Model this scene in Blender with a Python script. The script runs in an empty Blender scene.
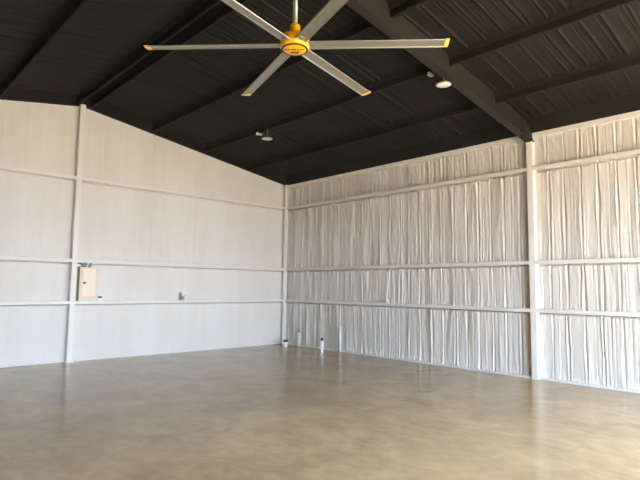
import bpy, bmesh, math
import numpy as np
from mathutils import Vector, Matrix
rng = np.random.RandomState(7)
SC = bpy.context.scene
COL = SC.collection

# ------------------------------------------------------------------ dimensions (metres)
ZE, SL, DW = 4.859, 0.1591, 0.12      # eave height, roof slope, depth of foam face behind the girt faces
XR = -6.06                            # ridge line
XL, YN = -12.52, -15.3                # left side wall, near gable wall
YF = -7.63                            # middle of the main frame
DK = .19                              # the deck lies this far above the feet of the purlins
def roof(x):
    return ZE + SL*(DW - x) if x >= XR else ZE + SL*(DW - XR) - SL*(XR - x)

# ------------------------------------------------------------------ materials
def new_mat(name):
    m = bpy.data.materials.new(name); m.use_nodes = True
    nt = m.node_tree; b = nt.nodes['Principled BSDF']
    return m, nt, b
def simple(name, col, rough=.5, metal=0., coat=0., noise=0., bump=0., scale=20.):
    m, nt, b = new_mat(name)
    b.inputs['Roughness'].default_value = rough
    b.inputs['Metallic'].default_value = metal
    b.inputs['Coat Weight'].default_value = coat
    tc = nt.nodes.new('ShaderNodeTexCoord')
    nz = nt.nodes.new('ShaderNodeTexNoise'); nz.inputs['Scale'].default_value = scale; nz.inputs['Detail'].default_value = 4
    nt.links.new(tc.outputs['Object'], nz.inputs['Vector'])
    mx = nt.nodes.new('ShaderNodeMix'); mx.data_type = 'RGBA'
    mx.inputs[6].default_value = (*[c*(1-noise) for c in col], 1)
    mx.inputs[7].default_value = (*[min(1, c*(1+noise)) for c in col], 1)
    nt.links.new(nz.outputs['Fac'], mx.inputs[0]); nt.links.new(mx.outputs[2], b.inputs['Base Color'])
    if bump:
        bp = nt.nodes.new('ShaderNodeBump'); bp.inputs['Strength'].default_value = bump; bp.inputs['Distance'].default_value = .01
        nt.links.new(nz.outputs['Fac'], bp.inputs['Height']); nt.links.new(bp.outputs['Normal'], b.inputs['Normal'])
    return m
def foam(name, c1, c2, rough, streak_scale, bump_d, fine=60.):
    """sprayed foam under paint: vertical streaks of dust plus a fine pebbled relief"""
    m, nt, b = new_mat(name)
    b.inputs['Roughness'].default_value = rough
    b.inputs['Specular IOR Level'].default_value = .3
    g = nt.nodes.new('ShaderNodeNewGeometry')
    mp = nt.nodes.new('ShaderNodeMapping'); mp.inputs['Scale'].default_value = streak_scale
    nt.links.new(g.outputs['Position'], mp.inputs['Vector'])
    n1 = nt.nodes.new('ShaderNodeTexNoise'); n1.inputs['Scale'].default_value = 1; n1.inputs['Detail'].default_value = 5; n1.inputs['Roughness'].default_value = .6
    nt.links.new(mp.outputs['Vector'], n1.inputs['Vector'])
    cr = nt.nodes.new('ShaderNodeValToRGB')
    cr.color_ramp.elements[0].position = .33; cr.color_ramp.elements[0].color = (*c1, 1)
    cr.color_ramp.elements[1].position = .6; cr.color_ramp.elements[1].color = (*c2, 1)
    nt.links.new(n1.outputs['Fac'], cr.inputs['Fac']); nt.links.new(cr.outputs['Color'], b.inputs['Base Color'])
    n2 = nt.nodes.new('ShaderNodeTexNoise'); n2.inputs['Scale'].default_value = fine; n2.inputs['Detail'].default_value = 3
    nt.links.new(g.outputs['Position'], n2.inputs['Vector'])
    bp = nt.nodes.new('ShaderNodeBump'); bp.inputs['Strength'].default_value = .6; bp.inputs['Distance'].default_value = bump_d
    nt.links.new(n2.outputs['Fac'], bp.inputs['Height']); nt.links.new(bp.outputs['Normal'], b.inputs['Normal'])
    return m
M_wall = foam('painted_wall_foam', (.72, .70, .67), (.775, .762, .742), .75, (1.1, 1.1, .22), .006)
M_rib = foam('shaded_dusty_rib_foam', (.62, .59, .545), (.73, .712, .685), .75, (5, 5, .35), .007)  # same wall paint with side-wall shade darkened into the colour, plus dust streaks
M_lowbounce = foam('bounce_cutting_dark_foam', (.22, .17, .12), (.30, .24, .17), .8, (2.6, 2.6, .35), .006)  # invented dark finish that keeps the unseen left wall from bouncing light
M_roof = foam('black_roof_foam', (.0075, .0071, .0063), (.012, .0115, .010), .8, (.5, 1.3, .5), .008, 45)
M_steel = simple('off_white_painted_steel', (.79, .77, .745), .45, noise=.04, bump=.1, scale=30)
M_rafter = simple('dark_painted_rafter_steel', (.019, .0168, .0137), .55, noise=.12, bump=.1, scale=14)
M_lid = simple('cream_enclosure_enamel', (.74, .62, .49), .4, noise=.03, scale=12)
M_lid2 = simple('pale_cream_door_enamel', (.84, .73, .57), .35, noise=.02, scale=12)
M_black = simple('black_plastic', (.012, .012, .012), .4, noise=.1)
M_grey = simple('galvanised_grey', (.30, .30, .29), .4, metal=.6, noise=.15)
M_pvc = simple('white_pvc', (.88, .88, .84), .25, noise=.02)
M_lens = simple('white_lamp_diffuser', (.80, .76, .70), .3, noise=.01)
M_box = simple('pale_grey_box', (.55, .54, .51), .5, noise=.1)
M_yel = simple('yellow_fan_enamel', (.93, .50, .008), .28, coat=.3, noise=.03, scale=8)
M_tip = simple('yellow_winglet', (.90, .60, .09), .35, noise=.03, scale=8)
M_alu = simple('brushed_aluminium', (.33, .325, .305), .38, metal=.55, noise=.05, scale=25)
M_ring = simple('dark_brown_rubber_ring', (.04, .02, .01), .5, noise=.1)
M_ink = simple('black_lettering_ink', (.03, .015, .008), .5, noise=.05)
M_asph = simple('pale_concrete_apron', (.62, .45, .28), .85, noise=.1, bump=.2, scale=3)

def floor_mat():
    m, nt, b = new_mat('polished_tan_concrete')
    g = nt.nodes.new('ShaderNodeNewGeometry')
    def noise(s, d, sc=(1, 1, 1), dist=0.):
        mp = nt.nodes.new('ShaderNodeMapping'); mp.inputs['Scale'].default_value = sc
        nt.links.new(g.outputs['Position'], mp.inputs['Vector'])
        n = nt.nodes.new('ShaderNodeTexNoise'); n.inputs['Scale'].default_value = s; n.inputs['Detail'].default_value = d
        n.inputs['Distortion'].default_value = dist
        nt.links.new(mp.outputs['Vector'], n.inputs['Vector']); return n
    a = noise(.9, 6, dist=1.2); c = noise(4.5, 5, (1, .6, 1), 1.5)
    cr = nt.nodes.new('ShaderNodeValToRGB')
    e = cr.color_ramp.elements
    e[0].position = .37; e[0].color = (.35, .248, .135, 1)
    e[1].position = .63; e[1].color = (.525, .378, .208, 1)
    mx = nt.nodes.new('ShaderNodeMix'); mx.inputs[0].default_value = .4
    nt.links.new(a.outputs['Fac'], mx.inputs[2]); nt.links.new(c.outputs['Fac'], mx.inputs[3])
    nt.links.new(mx.outputs[0], cr.inputs['Fac']); nt.links.new(cr.outputs['Color'], b.inputs['Base Color'])
    mr = nt.nodes.new('ShaderNodeMapRange'); mr.inputs[3].default_value = .11; mr.inputs[4].default_value = .24
    nt.links.new(a.outputs['Fac'], mr.inputs[0]); nt.links.new(mr.outputs[0], b.inputs['Roughness'])
    bp = nt.nodes.new('ShaderNodeBump'); bp.inputs['Strength'].default_value = .12; bp.inputs['Distance'].default_value = .02
    nt.links.new(a.outputs['Fac'], bp.inputs['Height']); nt.links.new(bp.outputs['Normal'], b.inputs['Normal'])
    b.inputs['IOR'].default_value = 1.3
    return m
M_floor = floor_mat()

# ------------------------------------------------------------------ helpers
def link(name, me, mat, parent=None, smooth=False):
    o = bpy.data.objects.new(name, me); COL.objects.link(o)
    if mat: me.materials.append(mat)
    if smooth: me.polygons.foreach_set('use_smooth', [True]*len(me.polygons))
    if parent: o.parent = parent
    return o
def obj(name, bm, mat, parent=None, smooth=False):
    bmesh.ops.recalc_face_normals(bm, faces=bm.faces)
    me = bpy.data.meshes.new(name); bm.to_mesh(me); bm.free()
    return link(name, me, mat, parent, smooth)
def tag(o, label, cat, group=None):
    o['label'] = label; o['category'] = cat
    if group: o['group'] = group
    return o
def struct(o):
    o['kind'] = 'structure'; return o
def empty(name, loc, label, cat, group=None, rot=(0, 0, 0)):
    o = bpy.data.objects.new(name, None); COL.objects.link(o); o.location = loc; o.rotation_euler = rot
    o.empty_display_size = .1
    return tag(o, label, cat, group)
def box(bm, x0, x1, y0, y1, z0, z1, bev=0.):
    r = bmesh.ops.create_cube(bm, size=1)
    bmesh.ops.scale(bm, vec=(x1-x0, y1-y0, z1-z0), verts=r['verts'])
    bmesh.ops.translate(bm, vec=((x0+x1)/2, (y0+y1)/2, (z0+z1)/2), verts=r['verts'])
    if bev:
        es = list({e for v in r['verts'] for e in v.link_edges})
        bmesh.ops.bevel(bm, geom=es, offset=bev, segments=2, affect='EDGES', clamp_overlap=True)
def lathe(bm, prof, n=40, c=(0, 0, 0)):
    rings = []
    for r, z in prof:
        if r < 1e-6: rings.append([bm.verts.new((c[0], c[1], c[2]+z))])
        else: rings.append([bm.verts.new((c[0]+r*math.cos(2*math.pi*i/n), c[1]+r*math.sin(2*math.pi*i/n), c[2]+z)) for i in range(n)])
    for a, b in zip(rings, rings[1:]):
        for i in range(n):
            j = (i+1) % n
            if len(a) == 1 and len(b) == 1: continue
            if len(a) == 1: bm.faces.new((a[0], b[i], b[j]))
            elif len(b) == 1: bm.faces.new((a[i], a[j], b[0]))
            else: bm.faces.new((a[i], a[j], b[j], b[i]))
def tube(bm, pts, r, n=10):
    pts = [Vector(p) for p in pts]; rings = []
    for i, p in enumerate(pts):
        d = (pts[min(i+1, len(pts)-1)] - pts[max(i-1, 0)]).normalized()
        a = d.orthogonal() if i == 0 else (a - a.dot(d)*d)
        a = a.normalized(); b = d.cross(a)
        rings.append([bm.verts.new(p + r*(math.cos(2*math.pi*k/n)*a + math.sin(2*math.pi*k/n)*b)) for k in range(n)])
    for s, t in zip(rings, rings[1:]):
        for k in range(n): bm.faces.new((s[k], s[(k+1) % n], t[(k+1) % n], t[k]))
    bm.faces.new(rings[0][::-1]); bm.faces.new(rings[-1])
def sweep(bm, prof, p0, p1, up0=None, up1=None):
    """prism: profile points given as world offsets at both ends"""
    A = [bm.verts.new(Vector(p0)+Vector(q)) for q in prof]; B = [bm.verts.new(Vector(p1)+Vector(q)) for q in prof]
    n = len(prof)
    for i in range(n): bm.faces.new((A[i], A[(i+1) % n], B[(i+1) % n], B[i]))
    bm.faces.new(A[::-1]); bm.faces.new(B)

# ------------------------------------------------------------------ foam relief
def fbm1(t, seed, f0=1., octv=4):
    r = np.random.RandomState(seed); out = np.zeros_like(t); a = 1.
    for k in range(octv):
        out += a*np.sin(t*f0*(2**k)*(1+.3*r.rand()) + r.rand()*6.28) ; a *= .55
    return out
def folds(T, Z, rows, seed, pitch, amp, width, nsub, samp, edge):
    """T, Z: 2-D arrays. Ridges standing off the wall that run up and down between one girt and the next."""
    D = np.zeros_like(T); r = np.random.RandomState(seed)
    t1 = T.max(); t0 = T.min()
    t = T[0]
    for (za, zb) in rows:
        sel = (Z[:, 0] >= za) & (Z[:, 0] < zb) if Z.shape[1] else None
        idx = np.where(sel)[0]
        if len(idx) == 0: continue
        i0, i1 = idx[0], idx[-1]+1
        zz = Z[i0:i1, :1]; tt = T[i0:i1]
        out = np.zeros_like(tt)
        def add(c0, w, a, wob):
            c = c0 + wob*fbm1(zz*3.1, r.randint(1e6), 1., 3)[:, :1]
            w2 = w*(1+.25*np.sin(zz*5+r.rand()*6)[:, :1])
            am = a*(1+.3*np.sin(zz*2.3+r.rand()*6)[:, :1])
            # only a window
            k0 = np.searchsorted(t, c0-6*w-.08); k1 = np.searchsorted(t, c0+6*w+.08)
            u = (tt[:, k0:k1]-c)/w2
            groove = -np.exp(-np.abs(u)**1.7)
            lip = .55*np.exp(-((u+1.9)/.95)**2) + .25*np.exp(-((u-2.1)/1.1)**2)
            out[:, k0:k1] = out[:, k0:k1] + am*(groove+lip)
        k = math.floor(t0/pitch)
        while k*pitch < t1+pitch:
            c = k*pitch + r.uniform(-.02, .02)
            add(c, width*r.uniform(.8, 1.2), amp*r.uniform(.75, 1.2), .003)
            for _ in range(nsub):
                if r.rand() < .85:
                    add(c + r.uniform(.15, .9)*pitch, width*r.uniform(.5, .95), samp*r.uniform(.3, 1.4), .0045)
            k += 1
        # the foam thickens against girts, with lumps
        for ze, s in ((za, 1), (zb, -1)):
            dist = np.abs(zz-ze)
            lump = .5 + .35*fbm1(tt[:1]*17, r.randint(1e6), 1., 4)
            out -= (.11 if .5 < ze < 4.5 else .0)*np.exp(-(dist/.024)**4)
            out += edge*np.exp(-((dist-.06)/.03)**2)*np.clip(lump, 0, 1.4)
            out += .7*edge*np.exp(-((dist-.10)/.05)**2)*np.clip(fbm1(tt[:1]*31+3*dist, r.randint(1e6), 1., 3), 0, 1)
        D[i0:i1] = out
    D += .004*np.sin(T*37+2*np.sin(Z*7))*np.sin(Z*11+T*3)
    return D
def grid_mesh(name, P, mat):
    """P: (rows, cols, 3)"""
    R_, C_ = P.shape[:2]
    me = bpy.data.meshes.new(name)
    me.vertices.add(R_*C_); me.vertices.foreach_set('co', P.reshape(-1).astype(np.float32))
    i = np.arange((R_-1)*(C_-1)); rr = i//(C_-1); cc = i % (C_-1); a = rr*C_+cc
    q = np.stack([a, a+1, a+C_+1, a+C_], 1)
    me.loops.add(q.size); me.loops.foreach_set('vertex_index', q.reshape(-1).astype(np.int32))
    me.polygons.add(len(q)); me.polygons.foreach_set('loop_start', (np.arange(len(q))*4).astype(np.int32))
    me.polygons.foreach_set('loop_total', np.full(len(q), 4, np.int32))
    me.update(calc_edges=True); me.validate()
    return link(name, me, mat, smooth=True)

G3, G2, G1 = (1.280, 1.350), (2.215, 2.285), (4.087, 4.158)      # girt faces: low, middle, high
ROWS = [(-.01, G3[0]), (G3[0], G2[0]), (G2[0], G1[0]), (G1[0], 9.)]
# right side wall (plane x = DW, relief towards -x)
t = np.append(np.arange(-.32, 12.0, .0095), 12.0)
def dense(z0, z1, st):
    zs = list(np.arange(z0, z1, st))
    for a_, b_ in (G3, G2, G1):
        zs += [a_-.03, a_-.022, a_-.014, a_-.006, a_+.012, b_-.012, b_+.006, b_+.014, b_+.022, b_+.03]
    return np.unique(np.round([q for q in zs if z0 <= q <= z1], 4))
z = np.append(dense(0, ZE, .03), ZE+.02)
T, Z = np.meshgrid(t, z)
rows_r = ROWS[:3] + [(G1[0], ZE-.10), (ZE-.10, 9)]
D = folds(T, Z, rows_r[:4], 11, .305, .034, .016, 3, .010, .018)
D -= .015
D += .010*fbm1(T*9+.4*np.sin(Z*3), 77, 1., 4)*(.6+.4*np.sin(Z*2+T))
D[Z > ZE-.10] = .02
D *= 1.5-.85*np.clip((T-2)/6, 0, 1)
D = np.maximum(D, -.12)
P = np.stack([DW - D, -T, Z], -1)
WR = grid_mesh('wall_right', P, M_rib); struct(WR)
RY0, RY1, OZ = -15.0, -12.0, 3.7
bm = bmesh.new(); box(bm, DW, DW+.25, RY0, RY1, OZ, ZE+DK); box(bm, DW, DW+.25, YN, RY0, 0, ZE+DK)
o = obj('door_1', bm, M_wall, WR); o.name = 'opening_surround'
# end (gable) wall, plane y = DW, gentler relief
t = np.arange(XL-.05, DW+.2, .02)
zt = np.vectorize(roof)(t)+.03
zl = dense(0, 4.7, .03); zu = np.linspace(0, 1, 40)[1:]
Z = np.concatenate([np.repeat(zl[:, None], len(t), 1), zl[-1]+zu[:, None]*(zt-zl[-1])[None, :]], 0)
T = np.repeat(t[None, :], len(Z), 0)
D = np.zeros_like(T)
r2 = np.random.RandomState(5)
for (za, zb) in ROWS:
    w = ((Z >= za) & (Z < zb)).astype(float)
    d = .0035*fbm1(T*5.2+.25*np.sin(Z*2+za), r2.randint(1e6), 1., 4)
    k = np.round(T/.305); c = k*.305+.03*np.sin(k*12.7+za*3); wd = .018+.008*np.sin(k*5.1+za)
    d += (.0025+.002*np.sin(k*3.3+za*7))*np.exp(-((T-c-.012*np.sin(Z*3+k))/wd)**2)
    dist = np.minimum(np.abs(Z-za), np.abs(Z-zb))
    d += -.11*np.exp(-(np.where((za > .5) | (Z > .6), dist, 1)/.024)**4) + .012*np.exp(-((dist-.065)/.035)**2)*(.6+.4*fbm1(T*9+za, 3, 1., 3))
    D += w*d
D -= .045
P = np.stack([T, DW - D, Z], -1)
struct(grid_mesh('wall_back', P, M_wall))

# roof deck: black foam over ribbed sheet, ribs run down the slope
ty = np.concatenate([np.arange(-DW-.14, 11.2, .009), np.arange(11.2, -YN+.06, .06)])
xs = np.concatenate([np.arange(XL-.06, XR, .06), [XR], np.arange(XR+.06, DW+.2, .05)])
PUR = [-1.40, -2.91, -4.42]
PUL = [-7.72, -9.24, -10.76]
Y2, X2 = np.meshgrid(ty, xs, indexing='ij')
D = np.zeros_like(X2); rr = np.random.RandomState(21)
edges = sorted([XL-1] + PUL + [XR] + PUR + [2.])
for a, b in zip(edges, edges[1:]):
    m = (X2 >= a) & (X2 < b); o = np.zeros_like(X2)
    k = 0
    for c0 in np.arange(.1, -YN, .305):
        for _ in range(4):
            c = c0+rr.uniform(-.03, .03) if _ == 0 else c0+rr.uniform(.05, .28)
            w = rr.uniform(.014, .022) if _ == 0 else rr.uniform(.008, .014)
            am = rr.uniform(.02, .035) if _ == 0 else rr.uniform(0, .018)
            am *= .35 if c0 < 2.2 else (.6 if c0 < 4.5 else 1.)
            cx = c+.004*np.sin(X2[0]*4+rr.rand()*6)
            fa = np.clip(.8+.35*np.sin(X2[0]*2.5+rr.rand()*6), 0, 1)
            k0, k1 = np.searchsorted(ty, c-.15), np.searchsorted(ty, c+.15)
            o[k0:k1] += am*fa*np.exp(-np.abs((Y2[k0:k1]-cx)/w)**1.7)
    o += .03*(np.exp(-np.abs(X2-a)/.05)+np.exp(-np.abs(X2-b)/.05))
    D[m] = o[m]
P = np.stack([X2, -Y2, np.vectorize(roof)(X2)+DK-D], -1)
struct(grid_mesh('ceiling', P, M_roof))

bm = bmesh.new(); box(bm, XL-.3, DW+.35, YN-.2, DW+.3, -.25, 0)
struct(obj('floor', bm, M_floor))
# unseen walls behind and beside the camera; the hangar opening is in the near gable
bm = bmesh.new(); box(bm, XL-.25, XL, YN, DW+.2, 0, roof(XL)+DK+.03); struct(obj('wall_left', bm, M_lowbounce))
OX0, OX1 = -8.6, -2.6
bm = bmesh.new()
def gable(bm, x0, x1, z0):
    pts = sorted({x0, x1, *([XR] if x0 < XR < x1 else [])})
    top = [(x, roof(x)+DK+.03) for x in pts]; ol = [(x0, z0)]+top+[(x1, z0)]
    A = [bm.verts.new((x, YN, zz)) for x, zz in ol]; B = [bm.verts.new((x, YN-.25, zz)) for x, zz in ol]
    n = len(ol)
    for i in range(n): bm.faces.new((A[i], A[(i+1) % n], B[(i+1) % n], B[i]))
    bm.faces.new(A); bm.faces.new(B[::-1])
gable(bm, XL-.25, OX0, 0); gable(bm, OX0, OX1, OZ); gable(bm, OX1, DW+.3, 0)
struct(obj('wall_front', bm, M_wall))
bm = bmesh.new(); box(bm, -60, DW+.35, -75, YN-.2, -.3, -.02); box(bm, DW+.35, 70, -75, 40, -.3, -.02)
g = struct(obj('ground', bm, M_asph))

# eave trim and base trim of the ribbed wall, base trim of the end wall
bm = bmesh.new(); box(bm, .075, .2, YN, DW, ZE-.085, ZE+.03, .006); struct(obj('trim_1', bm, M_wall))
bm = bmesh.new(); box(bm, .03, .2, RY1, .0, 0, .035, .006); struct(obj('baseboard_right', bm, M_wall))

bm = bmesh.new(); sweep(bm, [(.055, 0, ZE+.004), (.3, 0, ZE+.004), (.3, 0, ZE+DK+.05), (-.2, 0, ZE+DK+.05), (-.07, 0, ZE+DK*.6)], (0, YN, 0), (0, DW+.3, 0)); struct(obj('trim_2', bm, M_roof))
bm = bmesh.new()
for xa, xb in ((XL, XR), (XR, DW+.2)):
    A = [[bm.verts.new((x, y, roof(x)+o_)) for y, o_ in ((.05, .0), (.3, .0), (.3, DK+.05), (-.2, DK+.02), (-.09, DK*.62))] for x in (xa, xb)]
    for i in range(5): bm.faces.new((A[0][i], A[0][(i+1) % 5], A[1][(i+1) % 5], A[1][i]))
    bm.faces.new(A[0][::-1]); bm.faces.new(A[1])
struct(obj('trim_3', bm, M_roof))

# ------------------------------------------------------------------ steel framing
def girt(name_label, p0, p1, zr_, group, axis):
    """cold formed girt: inner face with returned lips and a web back to the wall"""
    z0, z1 = zr_; th = .006; w = .2
    # profile in (depth d, z); d = 0 is the inner face, grows into the wall
    prof = [(0, z0), (.022, z0), (.022, z0+th), (th, z0+th), (th, z1-th), (w, z1-th), (w, z1), (0, z1)]
    bm = bmesh.new()
    if axis == 'x': pr = [(0, d, zz) for d, zz in prof]
    else: pr = [(d, 0, zz) for d, zz in prof]
    sweep(bm, pr, p0, p1)
    o = obj('wall_girt', bm, M_steel)
    return tag(o, name_label, 'girt', group)
YC0, YC1 = -7.685, -7.565
XC0, XC1 = -6.145, -6.03
for zr_, nm in ((G3, 'lowest'), (G2, 'middle'), (G1, 'highest')):
    girt(f'{nm} horizontal girt on smooth end wall, left of the tall column', (XL, 0, 0), (XC0, 0, 0), zr_, 'end wall girts left of the column', 'x')
    girt({'lowest': 'lowest horizontal girt on smooth end wall, running under the cream electrical panel to the corner',
          'middle': 'middle horizontal girt on smooth end wall, just above the cream electrical panel',
          'highest': 'highest horizontal girt on smooth end wall between tall column and corner'}[nm], (XC1, 0, 0), (-.005, 0, 0), zr_, 'end wall girts right of the column', 'x')
    girt(f'{nm} horizontal girt on ribbed side wall between corner and column', (0, .0, 0), (0, YC1, 0), zr_, 'side wall girts by the corner', 'y')
    girt(f'{nm} horizontal girt on ribbed side wall, right of the column at the picture edge', (0, YC0, 0), (0, RY1+.03, 0), zr_, 'side wall girts right of the column', 'y')

# columns
t_ = empty('steel_column', (XC0/2+XC1/2, 0, 0), 'tall off-white steel column on the smooth end wall, reaching the roof ridge', 'column')
bm = bmesh.new(); box(bm, -.0575, .0575, -.004, .2, 0, roof(-6.09)+.01, .004); obj('shaft', bm, M_steel, t_)
bm = bmesh.new(); box(bm, -.075, .10, -.02, .15, 0, .012, .002); obj('base_plate', bm, M_steel, t_)
t_ = empty('steel_column', (0, -7.625, 0), 'off-white steel column on the ribbed side wall under the dark rafter', 'column')
bm = bmesh.new(); box(bm, -.004, .2, -.06, .06, 0, 4.70, .004); obj('shaft', bm, M_steel, t_)
bm = bmesh.new(); box(bm, -.02, .15, -.085, .075, 0, .012, .002); obj('base_plate', bm, M_steel, t_)
bm = bmesh.new(); box(bm, -.055, .075, .004, .075, 0, ZE+.0, .012)
tag(obj('corner_post', bm, M_steel), 'narrow off-white post in the corner where smooth and ribbed walls meet', 'post')

# main frame rafter
rt = empty('roof_rafter', (XR, YF, 0), 'thick dark steel rafter crossing the roof above the side wall column', 'rafter')
def along(x0, x1, up, dn, y0, y1, bm, ref=YF):
    A = []
    for x in (x0, x1):
        zt_ = roof(x)+DK
        A.append([bm.verts.new((x-XR, y-YF, zt_-o_)) for y, o_ in ((y0, up), (y1, up), (y1, dn), (y0, dn))])
    a, b = A
    for i in range(4): bm.faces.new((a[i], a[(i+1) % 4], b[(i+1) % 4], b[i]))
    bm.faces.new(a[::-1]); bm.faces.new(b)
bm = bmesh.new(); along(XR, .1, .0, .375, YF-.03, YF+.02, bm); along(XL, XR, .0, .375, YF-.03, YF+.02, bm); obj('web', bm, M_rafter, rt)
bm = bmesh.new(); along(XR, .06, .37, .39, YF-.08, YF+.08, bm); along(XL, XR, .37, .39, YF-.08, YF+.08, bm); obj('bottom_flange', bm, M_rafter, rt)
bm = bmesh.new(); along(-.35, .05, .0, .40, YF-.035, YF+.035, bm); obj('knee_plate', bm, M_rafter, rt)

def purlin(x, y0, y1, side, label, group, lean=0):
    """foam covered Z purlin hanging below the deck, rounded lip at its foot"""
    z_ = roof(x)+DK; w = .032; h = DK
    base = [(-.12, .03), (-.07, -.03), (-w-.006, -.08), (-w, -h+.02), (-w+.012, -h), (w-.012, -h), (w, -h+.02), (w+.006, -.08), (.07, -.03), (.12, .03)]
    pr = [(px+w, 0, pz) for px, pz in base]
    bm = bmesh.new(); sweep(bm, pr, (x, y0, z_), (x, y1, z_))
    return tag(obj('roof_purlin', bm, M_roof, smooth=False), label, 'purlin', group)
B1, B2 = (.05, YF+.02), (YF-.03, YN+.05)
g1, g2 = 'purlins between the end wall and the rafter', 'purlins on the near side of the rafter'
purlin(-1.40, *B1, 1, 'black purlin nearest the ribbed wall, between end wall and rafter', g1)
purlin(-2.91, *B1, 1, 'black purlin between end wall and rafter, two round lamps hang by it', g1)
purlin(-4.42, *B1, 1, 'black purlin beyond the rafter, first one down from the ridge towards ribbed wall', g1)
purlin(-5.93, *B1, 1, 'right of the two black purlins side by side at the ridge over end wall column', g1)
purlin(-6.22, *B1, 1, 'left of the two black purlins side by side at the ridge over end wall column', g1)
purlin(-7.76, *B1, 1, 'black purlin on the far roof slope at the top left, left of the ridge', g1)
purlin(-1.40, *B2, 1, 'black purlin nearest the ribbed wall, on the near side of the rafter', g2)
purlin(-2.91, *B2, 1, 'black purlin on the near side of rafter, ending beside near round lamp', g2)
purlin(-4.42, *B2, 1, 'black purlin on the near side of rafter, at the top edge of the photo', g2)

# ------------------------------------------------------------------ ceiling fan
FX, FY, FZ = -6.12, -7.57, 4.65
fan = empty('ceiling_fan', (FX, FY, FZ), 'large six-blade ceiling fan with yellow hub and silver blades under the ridge', 'ceiling fan')
bm = bmesh.new(); lathe(bm, [(0, 1.24), (.03, 1.24), (.03, .2), (0, .2)], 20); obj('downrod', bm, M_alu, fan, True)
bm = bmesh.new()
lathe(bm, [(0, .215), (.058, .215), (.063, .205), (.065, .13), (.085, .105), (.13, .09), (.165, .07), (.176, .045), (.178, -.03), (.176, -.068), (.164, -.082), (.145, -.088), (0, -.088)], 48)
obj('motor_housing', bm, M_yel, fan, True)
bm = bmesh.new(); lathe(bm, [(.138, -.084), (.160, -.084), (.162, -.094), (.155, -.099), (.146, -.099), (.138, -.094), (.138, -.084)], 48); obj('trim_ring', bm, M_ring, fan, True)
bm = bmesh.new(); lathe(bm, [(0, -.104), (.10, -.103), (.138, -.096), (.144, -.086), (0, -.086)], 48)
cov = obj('bottom_cover', bm, M_yel, fan, True)
# direction that faces the camera reads upright: letters on the underside
Rimg = Vector((.73, -.683, 0))
def text_mesh(body, size, ext):
    cu = bpy.data.curves.new('lettering', 'FONT'); cu.body = body; cu.size = size; cu.extrude = ext
    cu.align_x = 'CENTER'; cu.align_y = 'CENTER'; cu.offset = .0009
    o = bpy.data.objects.new('tmp', cu); COL.objects.link(o)
    dg = bpy.context.evaluated_depsgraph_get()
    me = bpy.data.meshes.new_from_object(o.evaluated_get(dg))
    bpy.data.objects.remove(o); return me
Fdir = Vector((.683, .73, 0))
rotm = Matrix((( Rimg.x, -Fdir.x*-1*-1, 0, 0), (Rimg.y, -Fdir.y, 0, 0), (0, 0, -1, 0), (0, 0, 0, 1)))
# local x -> image right, local y -> towards camera's far side shows as image up or down on the underside
def under(me, dx, dy):
    m = Matrix.Identity(4)
    yv = -Fdir            # on the underside seen from below and before, nearer to the viewer is higher in the picture
    m[0][0], m[1][0], m[2][0] = Rimg.x, Rimg.y, 0
    m[0][1], m[1][1], m[2][1] = yv.x, yv.y, 0
    m[0][2], m[1][2], m[2][2] = 0, 0, -1
    c = Rimg*dx + yv*dy
    m[0][3], m[1][3], m[2][3] = c.x, c.y, -.1045
    me.transform(m)
me = text_mesh('BIG ASS FANS', .037, .0015); under(me, 0, .032)
link('lettering', me, M_ink, cov)
# small donkey silhouette below the words
bm = bmesh.new()
ol = [(-.055, .012), (-.050, .020), (-.020, .021), (.012, .019), (.022, .030), (.020, .044), (.026, .034), (.030, .046), (.033, .032), (.050, .018), (.047, .011), (.036, .014), (.028, .006),
      (.024, -.004), (.025, -.034), (.017, -.034), (.014, -.008), (.008, -.008), (.004, -.034), (-.003, -.034), (-.002, -.006), (-.030, -.005), (-.030, -.034), (-.038, -.034), (-.039, -.010), (-.044, -.008), (-.050, -.034), (-.057, -.034), (-.051, -.002), (-.060, -.016), (-.064, -.013)]
A = [bm.verts.new((x*.95, y*.95, 0)) for x, y in ol]; f_ = bm.faces.new(A)
r_ = bmesh.ops.extrude_face_region(bm, geom=[f_]); bmesh.ops.translate(bm, vec=(0, 0, .003), verts=[v for v in r_['geom'] if isinstance(v, bmesh.types.BMVert)])
me = bpy.data.meshes.new('emblem'); bmesh.ops.recalc_face_normals(bm, faces=bm.faces); bm.to_mesh(me); bm.free(); under(me, .012, -.045)
link('emblem', me, M_ink, cov)
RB = 1.83
def blade_bm():
    # closed airfoil: x along the blade, y chord
    foil = [(-.075, 0), (-.068, .007), (-.045, .012), (0, .0125), (.05, .008), (.075, 0), (.070, -.010), (.058, -.011), (.050, -.002), (-.045, -.002), (-.055, -.011), (-.070, -.009)]
    bm = bmesh.new(); sweep(bm, [(0, y, zz) for y, zz in foil], (.15, 0, 0), (RB-.045, 0, 0))
    return bm
def tip_bm():
    bm = bmesh.new(); y0, y1 = -.080, .078
    foil = [(y0, 0), (-.075, .012), (-.045, .018), (0, .019), (.05, .013), (y1, 0), (.05, -.008), (0, -.011), (-.045, -.011), (-.075, -.009)]
    sweep(bm, [(0, y, zz) for y, zz in foil], (RB-.048, 0, 0), (RB, 0, 0))
    return bm
def arm_bm():
    bm = bmesh.new(); box(bm, .09, .24, -.035, .035, -.010, .008, .003); return bm
for k in range(6):
    b = obj('blade', blade_bm(), M_alu, fan)
    b.rotation_euler = Matrix.Rotation(math.radians(133.65+60*k), 4, 'Z').__matmul__(Matrix.Rotation(math.radians(-10), 4, 'X')).to_euler(); b.location = (0, 0, -.035)
    w_ = obj('winglet', tip_bm(), M_tip, b); w_['label'] = 'yellow blade tip'
    obj('blade_arm', arm_bm(), M_grey, b)
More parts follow.
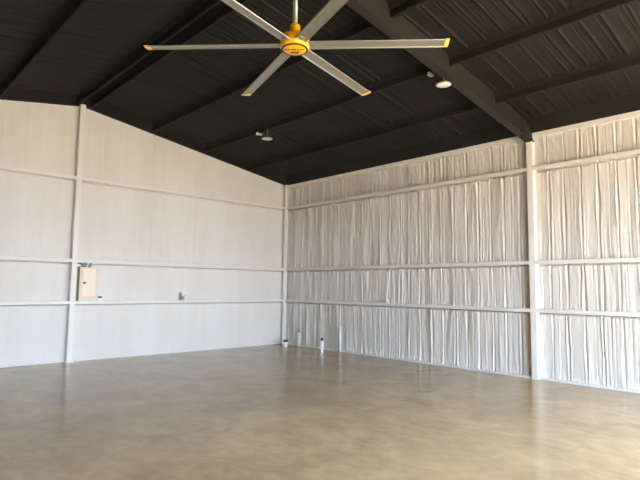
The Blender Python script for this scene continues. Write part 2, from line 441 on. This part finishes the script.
bm = bmesh.new(); box(bm, -.09, .09, -.09, .09, 1.0, 1.13, .008); box(bm, -.05, .05, -.05, .05, .93, 1.0, .006)
obj('mounting_bracket', bm, M_rafter, fan)

# ------------------------------------------------------------------ lamps and small boxes under the roof
def lamp(loc, label, boxoff, boxlabel, top):
    l = empty('pendant_lamp', loc, label, 'lamp', 'round lamps under the purlins'); l.scale = (.93, .93, 1)
    bm = bmesh.new(); lathe(bm, [(0, .045), (.05, .045), (.09, .035), (.133, .012), (.137, 0), (.134, -.008), (.125, -.010), (.125, -.004), (0, -.004)], 40); obj('housing', bm, M_grey, l, True)
    bm = bmesh.new(); lathe(bm, [(0, -.018), (.06, -.0175), (.11, -.0145), (.127, -.009), (.127, -.002), (0, -.002)], 40); obj('diffuser', bm, M_lens, l, True)
    bm = bmesh.new(); tube(bm, [(0, 0, .04), (0, 0, .09), (.012, 0, .11), (.012, 0, .14), (0, 0, top)], .009, 8); obj('hanger_hook', bm, M_grey, l, True)
    return l
def jbox(loc, label):
    b = empty('junction_box', loc, label, 'electrical box', 'small pale boxes beside the round lamps')
    bm = bmesh.new(); box(bm, -.035, .075, -.03, .03, -.015, .03, .004); obj('body', bm, M_box, b)
    bm = bmesh.new(); box(bm, -.075, -.035, -.04, .0, -.03, .03, .004); obj('cover', bm, M_pvc, b)
    bm = bmesh.new(); tube(bm, [(.055, 0, 0), (.11, 0, .01), (.13, 0, .05)], .010, 8); obj('connector', bm, M_grey, b, True)
LAMPS = []
CAM = Vector((-9.94, -12.135, 1.714))
lamp((-2.95, -7.574, 5.035), 'near round white pendant lamp beside the dark rafter', None, None, .20)
lamp((-2.92, -2.81, 5.125), 'far round white pendant lamp hanging low over the corner, left of the rafter', None, None, .24)
jbox((-2.91, -7.285, 5.295), 'small pale electrical box just left of the near round lamp')
jbox((-2.91, -2.46, 5.305), 'small pale electrical box just left of the far round lamp')

# ------------------------------------------------------------------ electrical panel on the end wall
pn = empty('electrical_panel', (-5.77, 0, 1.35), 'cream electrical panel standing on the lowest girt beside the end wall column', 'electrical panel')
bm = bmesh.new(); box(bm, -.20, .20, -.02, .105, 0.0, .76, .006); obj('cabinet', bm, M_lid, pn)
bm = bmesh.new(); box(bm, -.13, .145, -.032, -.018, .11, .72, .004); obj('door', bm, M_lid2, pn)
dr = [o for o in pn.children if o.name.startswith('door')][0]
bm = bmesh.new(); box(bm, -.125, -.065, -.042, -.030, .385, .425, .003); la = obj('latch', bm, M_black, dr); la['label'] = 'dark door latch'
for x in (-.12, -.06, .04):
    bm = bmesh.new(); tube(bm, [(x, .07, .755), (x, .07, .80), (x+.01, .05, .84), (x, .05, .868)], .016, 10); lathe(bm, [(0, 0), (.024, 0), (.024, .03), (0, .03)], 12, (x, .07, .757)); obj('conduit', bm, M_grey, pn, True)
ob = empty('outlet_box', (-5.49, 0, 1.35), 'small white box with dark oval, beside the electrical panel on the girt', 'outlet box')
bm = bmesh.new(); box(bm, -.065, .055, -.01, .12, 0, .125, .006); obj('body', bm, M_pvc, ob)
bm = bmesh.new(); lathe(bm, [(0, -.008), (.055, -.008), (.055, .008), (0, .008)], 24)
bmesh.ops.rotate(bm, verts=bm.verts, matrix=Matrix.Rotation(math.pi/2, 3, 'X')); bmesh.ops.scale(bm, vec=(.95, 1, .42), verts=bm.verts); bmesh.ops.translate(bm, vec=(-.012, -.012, .085), verts=bm.verts)
obj('oval_opening', bm, M_black, ob)
st = empty('conduit_stub', (-3.425, .05, 1.35), 'short dark grey conduit stub rising from the lowest girt, midway along the end wall', 'conduit')
bm = bmesh.new(); tube(bm, [(0, 0, 0), (0, 0, .14), (-.008, 0, .165), (-.02, 0, .19)], .026, 10); obj('pipe', bm, M_grey, st, True)
bm = bmesh.new(); lathe(bm, [(0, .02), (.032, .02), (.032, .06), (0, .06)], 14); obj('collar', bm, M_grey, st, True)
st = empty('junction_cup', (-3.325, .05, 1.35), 'tiny white cup-shaped fitting beside the dark conduit stub on the girt', 'fitting')
bm = bmesh.new(); lathe(bm, [(0, 0), (.028, 0), (.032, .07), (.036, .09), (.026, .095), (.022, .07), (0, .065)], 16); obj('cup', bm, M_pvc, st, True)
bm = bmesh.new(); tube(bm, [(.0, 0, .06), (.01, 0, .11), (.03, 0, .12)], .008, 8); obj('wire', bm, M_grey, st, True)

# ------------------------------------------------------------------ cable and pipes on the ribbed wall
cb = empty('hanging_cable', (.03, -3.95, 1.35), 'white cable hanging down the ribbed wall to a small outlet on the lowest girt', 'cable')
bm = bmesh.new()
pts = [(.02, .0-.09, .86), (.0, -.07, .78), (.01, -.055, .64), (-.01, -.045, .50), (.0, -.02, .38), (-.01, -.0, .26), (-.005, .015, .15), (0, .02, .09)]
tube(bm, pts, .016, 8); obj('cable', bm, M_pvc, cb, True)
bm = bmesh.new(); box(bm, -.03, .04, -.03, .045, 0, .11, .012); obj('outlet', bm, M_pvc, cb)
def stub(x, y, r, h, caph, capr, label, name='floor_pipe'):
    p = empty(name, (x, y, 0), label, 'pipe', 'white pipe stubs on the floor')
    bm = bmesh.new(); lathe(bm, [(0, 0), (r, 0), (r, h*.45), (r*1.12, h*.47), (r*1.12, h), (0, h)], 24); obj('pipe', bm, M_pvc, p, False)
    bm = bmesh.new(); lathe(bm, [(0, h-.01), (capr, h-.005), (capr, h+caph*.8), (capr*.85, h+caph), (0, h+caph)], 24); c = obj('cap', bm, M_black, p); c['label'] = 'black cap'
stub(-.41, -.56, .055, .15, .055, .068, 'short white floor pipe with a wide black cap, nearest the corner')
stub(-.51, -2.19, .034, .32, .075, .036, 'slim white floor pipe with black cap, standing out from the ribbed wall')
c1 = empty('wall_conduit', (-.03, -.705, 0), 'white conduit standing against ribbed wall near the corner with grey wire loop on top', 'conduit', 'conduits standing at the ribbed wall')
bm = bmesh.new(); tube(bm, [(0, 0, 0), (0, 0, .40)], .032, 14); obj('pipe', bm, M_pvc, c1, True)
bm = bmesh.new(); tube(bm, [(.012, 0, .39), (.016, 0, .50), (0, 0, .56), (-.018, 0, .50), (-.012, 0, .39)], .011, 8); obj('wire_loop', bm, M_grey, c1, True)
CY = -2.38
c2 = empty('wall_conduit', (-.03, CY, 0), 'taller white conduit standing against ribbed wall right of the slim floor pipe', 'conduit', 'conduits standing at the ribbed wall')
bm = bmesh.new(); tube(bm, [(0, 0, 0), (0, 0, .70)], .035, 14); obj('pipe', bm, M_pvc, c2, True)
bm = bmesh.new(); tube(bm, [(0, .055, 0), (0, .055, .66)], .020, 12); obj('shadow_tube', bm, M_grey, c2, True)  # grey tube added in place of the dark shadow beside the pipe
bm = bmesh.new(); tube(bm, [(0, 0, .69), (.01, 0, 1.275)], .013, 10); obj('riser', bm, M_pvc, c2, True)

# ------------------------------------------------------------------ daylight
w = bpy.data.worlds.new('sky'); SC.world = w; w.use_nodes = True
nt = w.node_tree; bg = nt.nodes['Background']
bg.inputs['Color'].default_value = (.70, .83, 1.0, 1); bg.inputs['Strength'].default_value = 5.7
su = bpy.data.lights.new('sun', 'SUN'); su.energy = 5.6; su.angle = math.radians(.53); su.color = (1, .91, .80)
so = bpy.data.objects.new('sun', su); COL.objects.link(so)
so.rotation_euler = Vector((.22, .98, -1.)).to_track_quat('-Z', 'Y').to_euler()   # falls on the apron and just inside the hangar opening
po = bpy.data.lights.new('door_portal', 'AREA'); po.shape = 'RECTANGLE'; po.size = OX1-OX0; po.size_y = OZ
po.cycles.is_portal = True
pb = bpy.data.objects.new('door_portal', po); COL.objects.link(pb)
pb.location = ((OX0+OX1)/2, YN-.1, OZ/2); pb.rotation_euler = Vector((0, 1, 0)).to_track_quat('-Z', 'Y').to_euler()

p2 = bpy.data.lights.new('side_door_portal', 'AREA'); p2.shape = 'RECTANGLE'; p2.size = RY1-RY0; p2.size_y = OZ; p2.cycles.is_portal = True
pb = bpy.data.objects.new('side_door_portal', p2); COL.objects.link(pb)
pb.location = (DW+.3, (RY0+RY1)/2, OZ/2); pb.rotation_euler = Vector((-1, 0, 0)).to_track_quat('-Z', 'Y').to_euler()

# ------------------------------------------------------------------ camera
yaw, pitch, roll = 0.7525, 0.0922, 0.0117
cam = bpy.data.cameras.new('camera'); co = bpy.data.objects.new('camera', cam); COL.objects.link(co)
sy, cy, sp, cp = math.sin(yaw), math.cos(yaw), math.sin(pitch), math.cos(pitch)
f = Vector((sy*cp, cy*cp, sp)); r = Vector((cy, -sy, 0)); u = r.cross(f)
cr, sr = math.cos(roll), math.sin(roll)
R2 = cr*r + sr*u; U2 = -sr*r + cr*u
m = Matrix((( R2.x, U2.x, -f.x, -9.940), (R2.y, U2.y, -f.y, -12.135), (R2.z, U2.z, -f.z, 1.714), (0, 0, 0, 1)))
co.matrix_world = m
cam.sensor_width = 36; cam.lens = 513.33/640*36; cam.clip_start = .05
SC.camera = co
SC.cycles.max_bounces = 12; SC.cycles.diffuse_bounces = 8
SC.view_settings.view_transform = 'Standard'; SC.view_settings.look = 'None'; SC.view_settings.gamma = 1
SC.view_settings.use_curve_mapping = False
SC.view_settings.exposure = 2.42
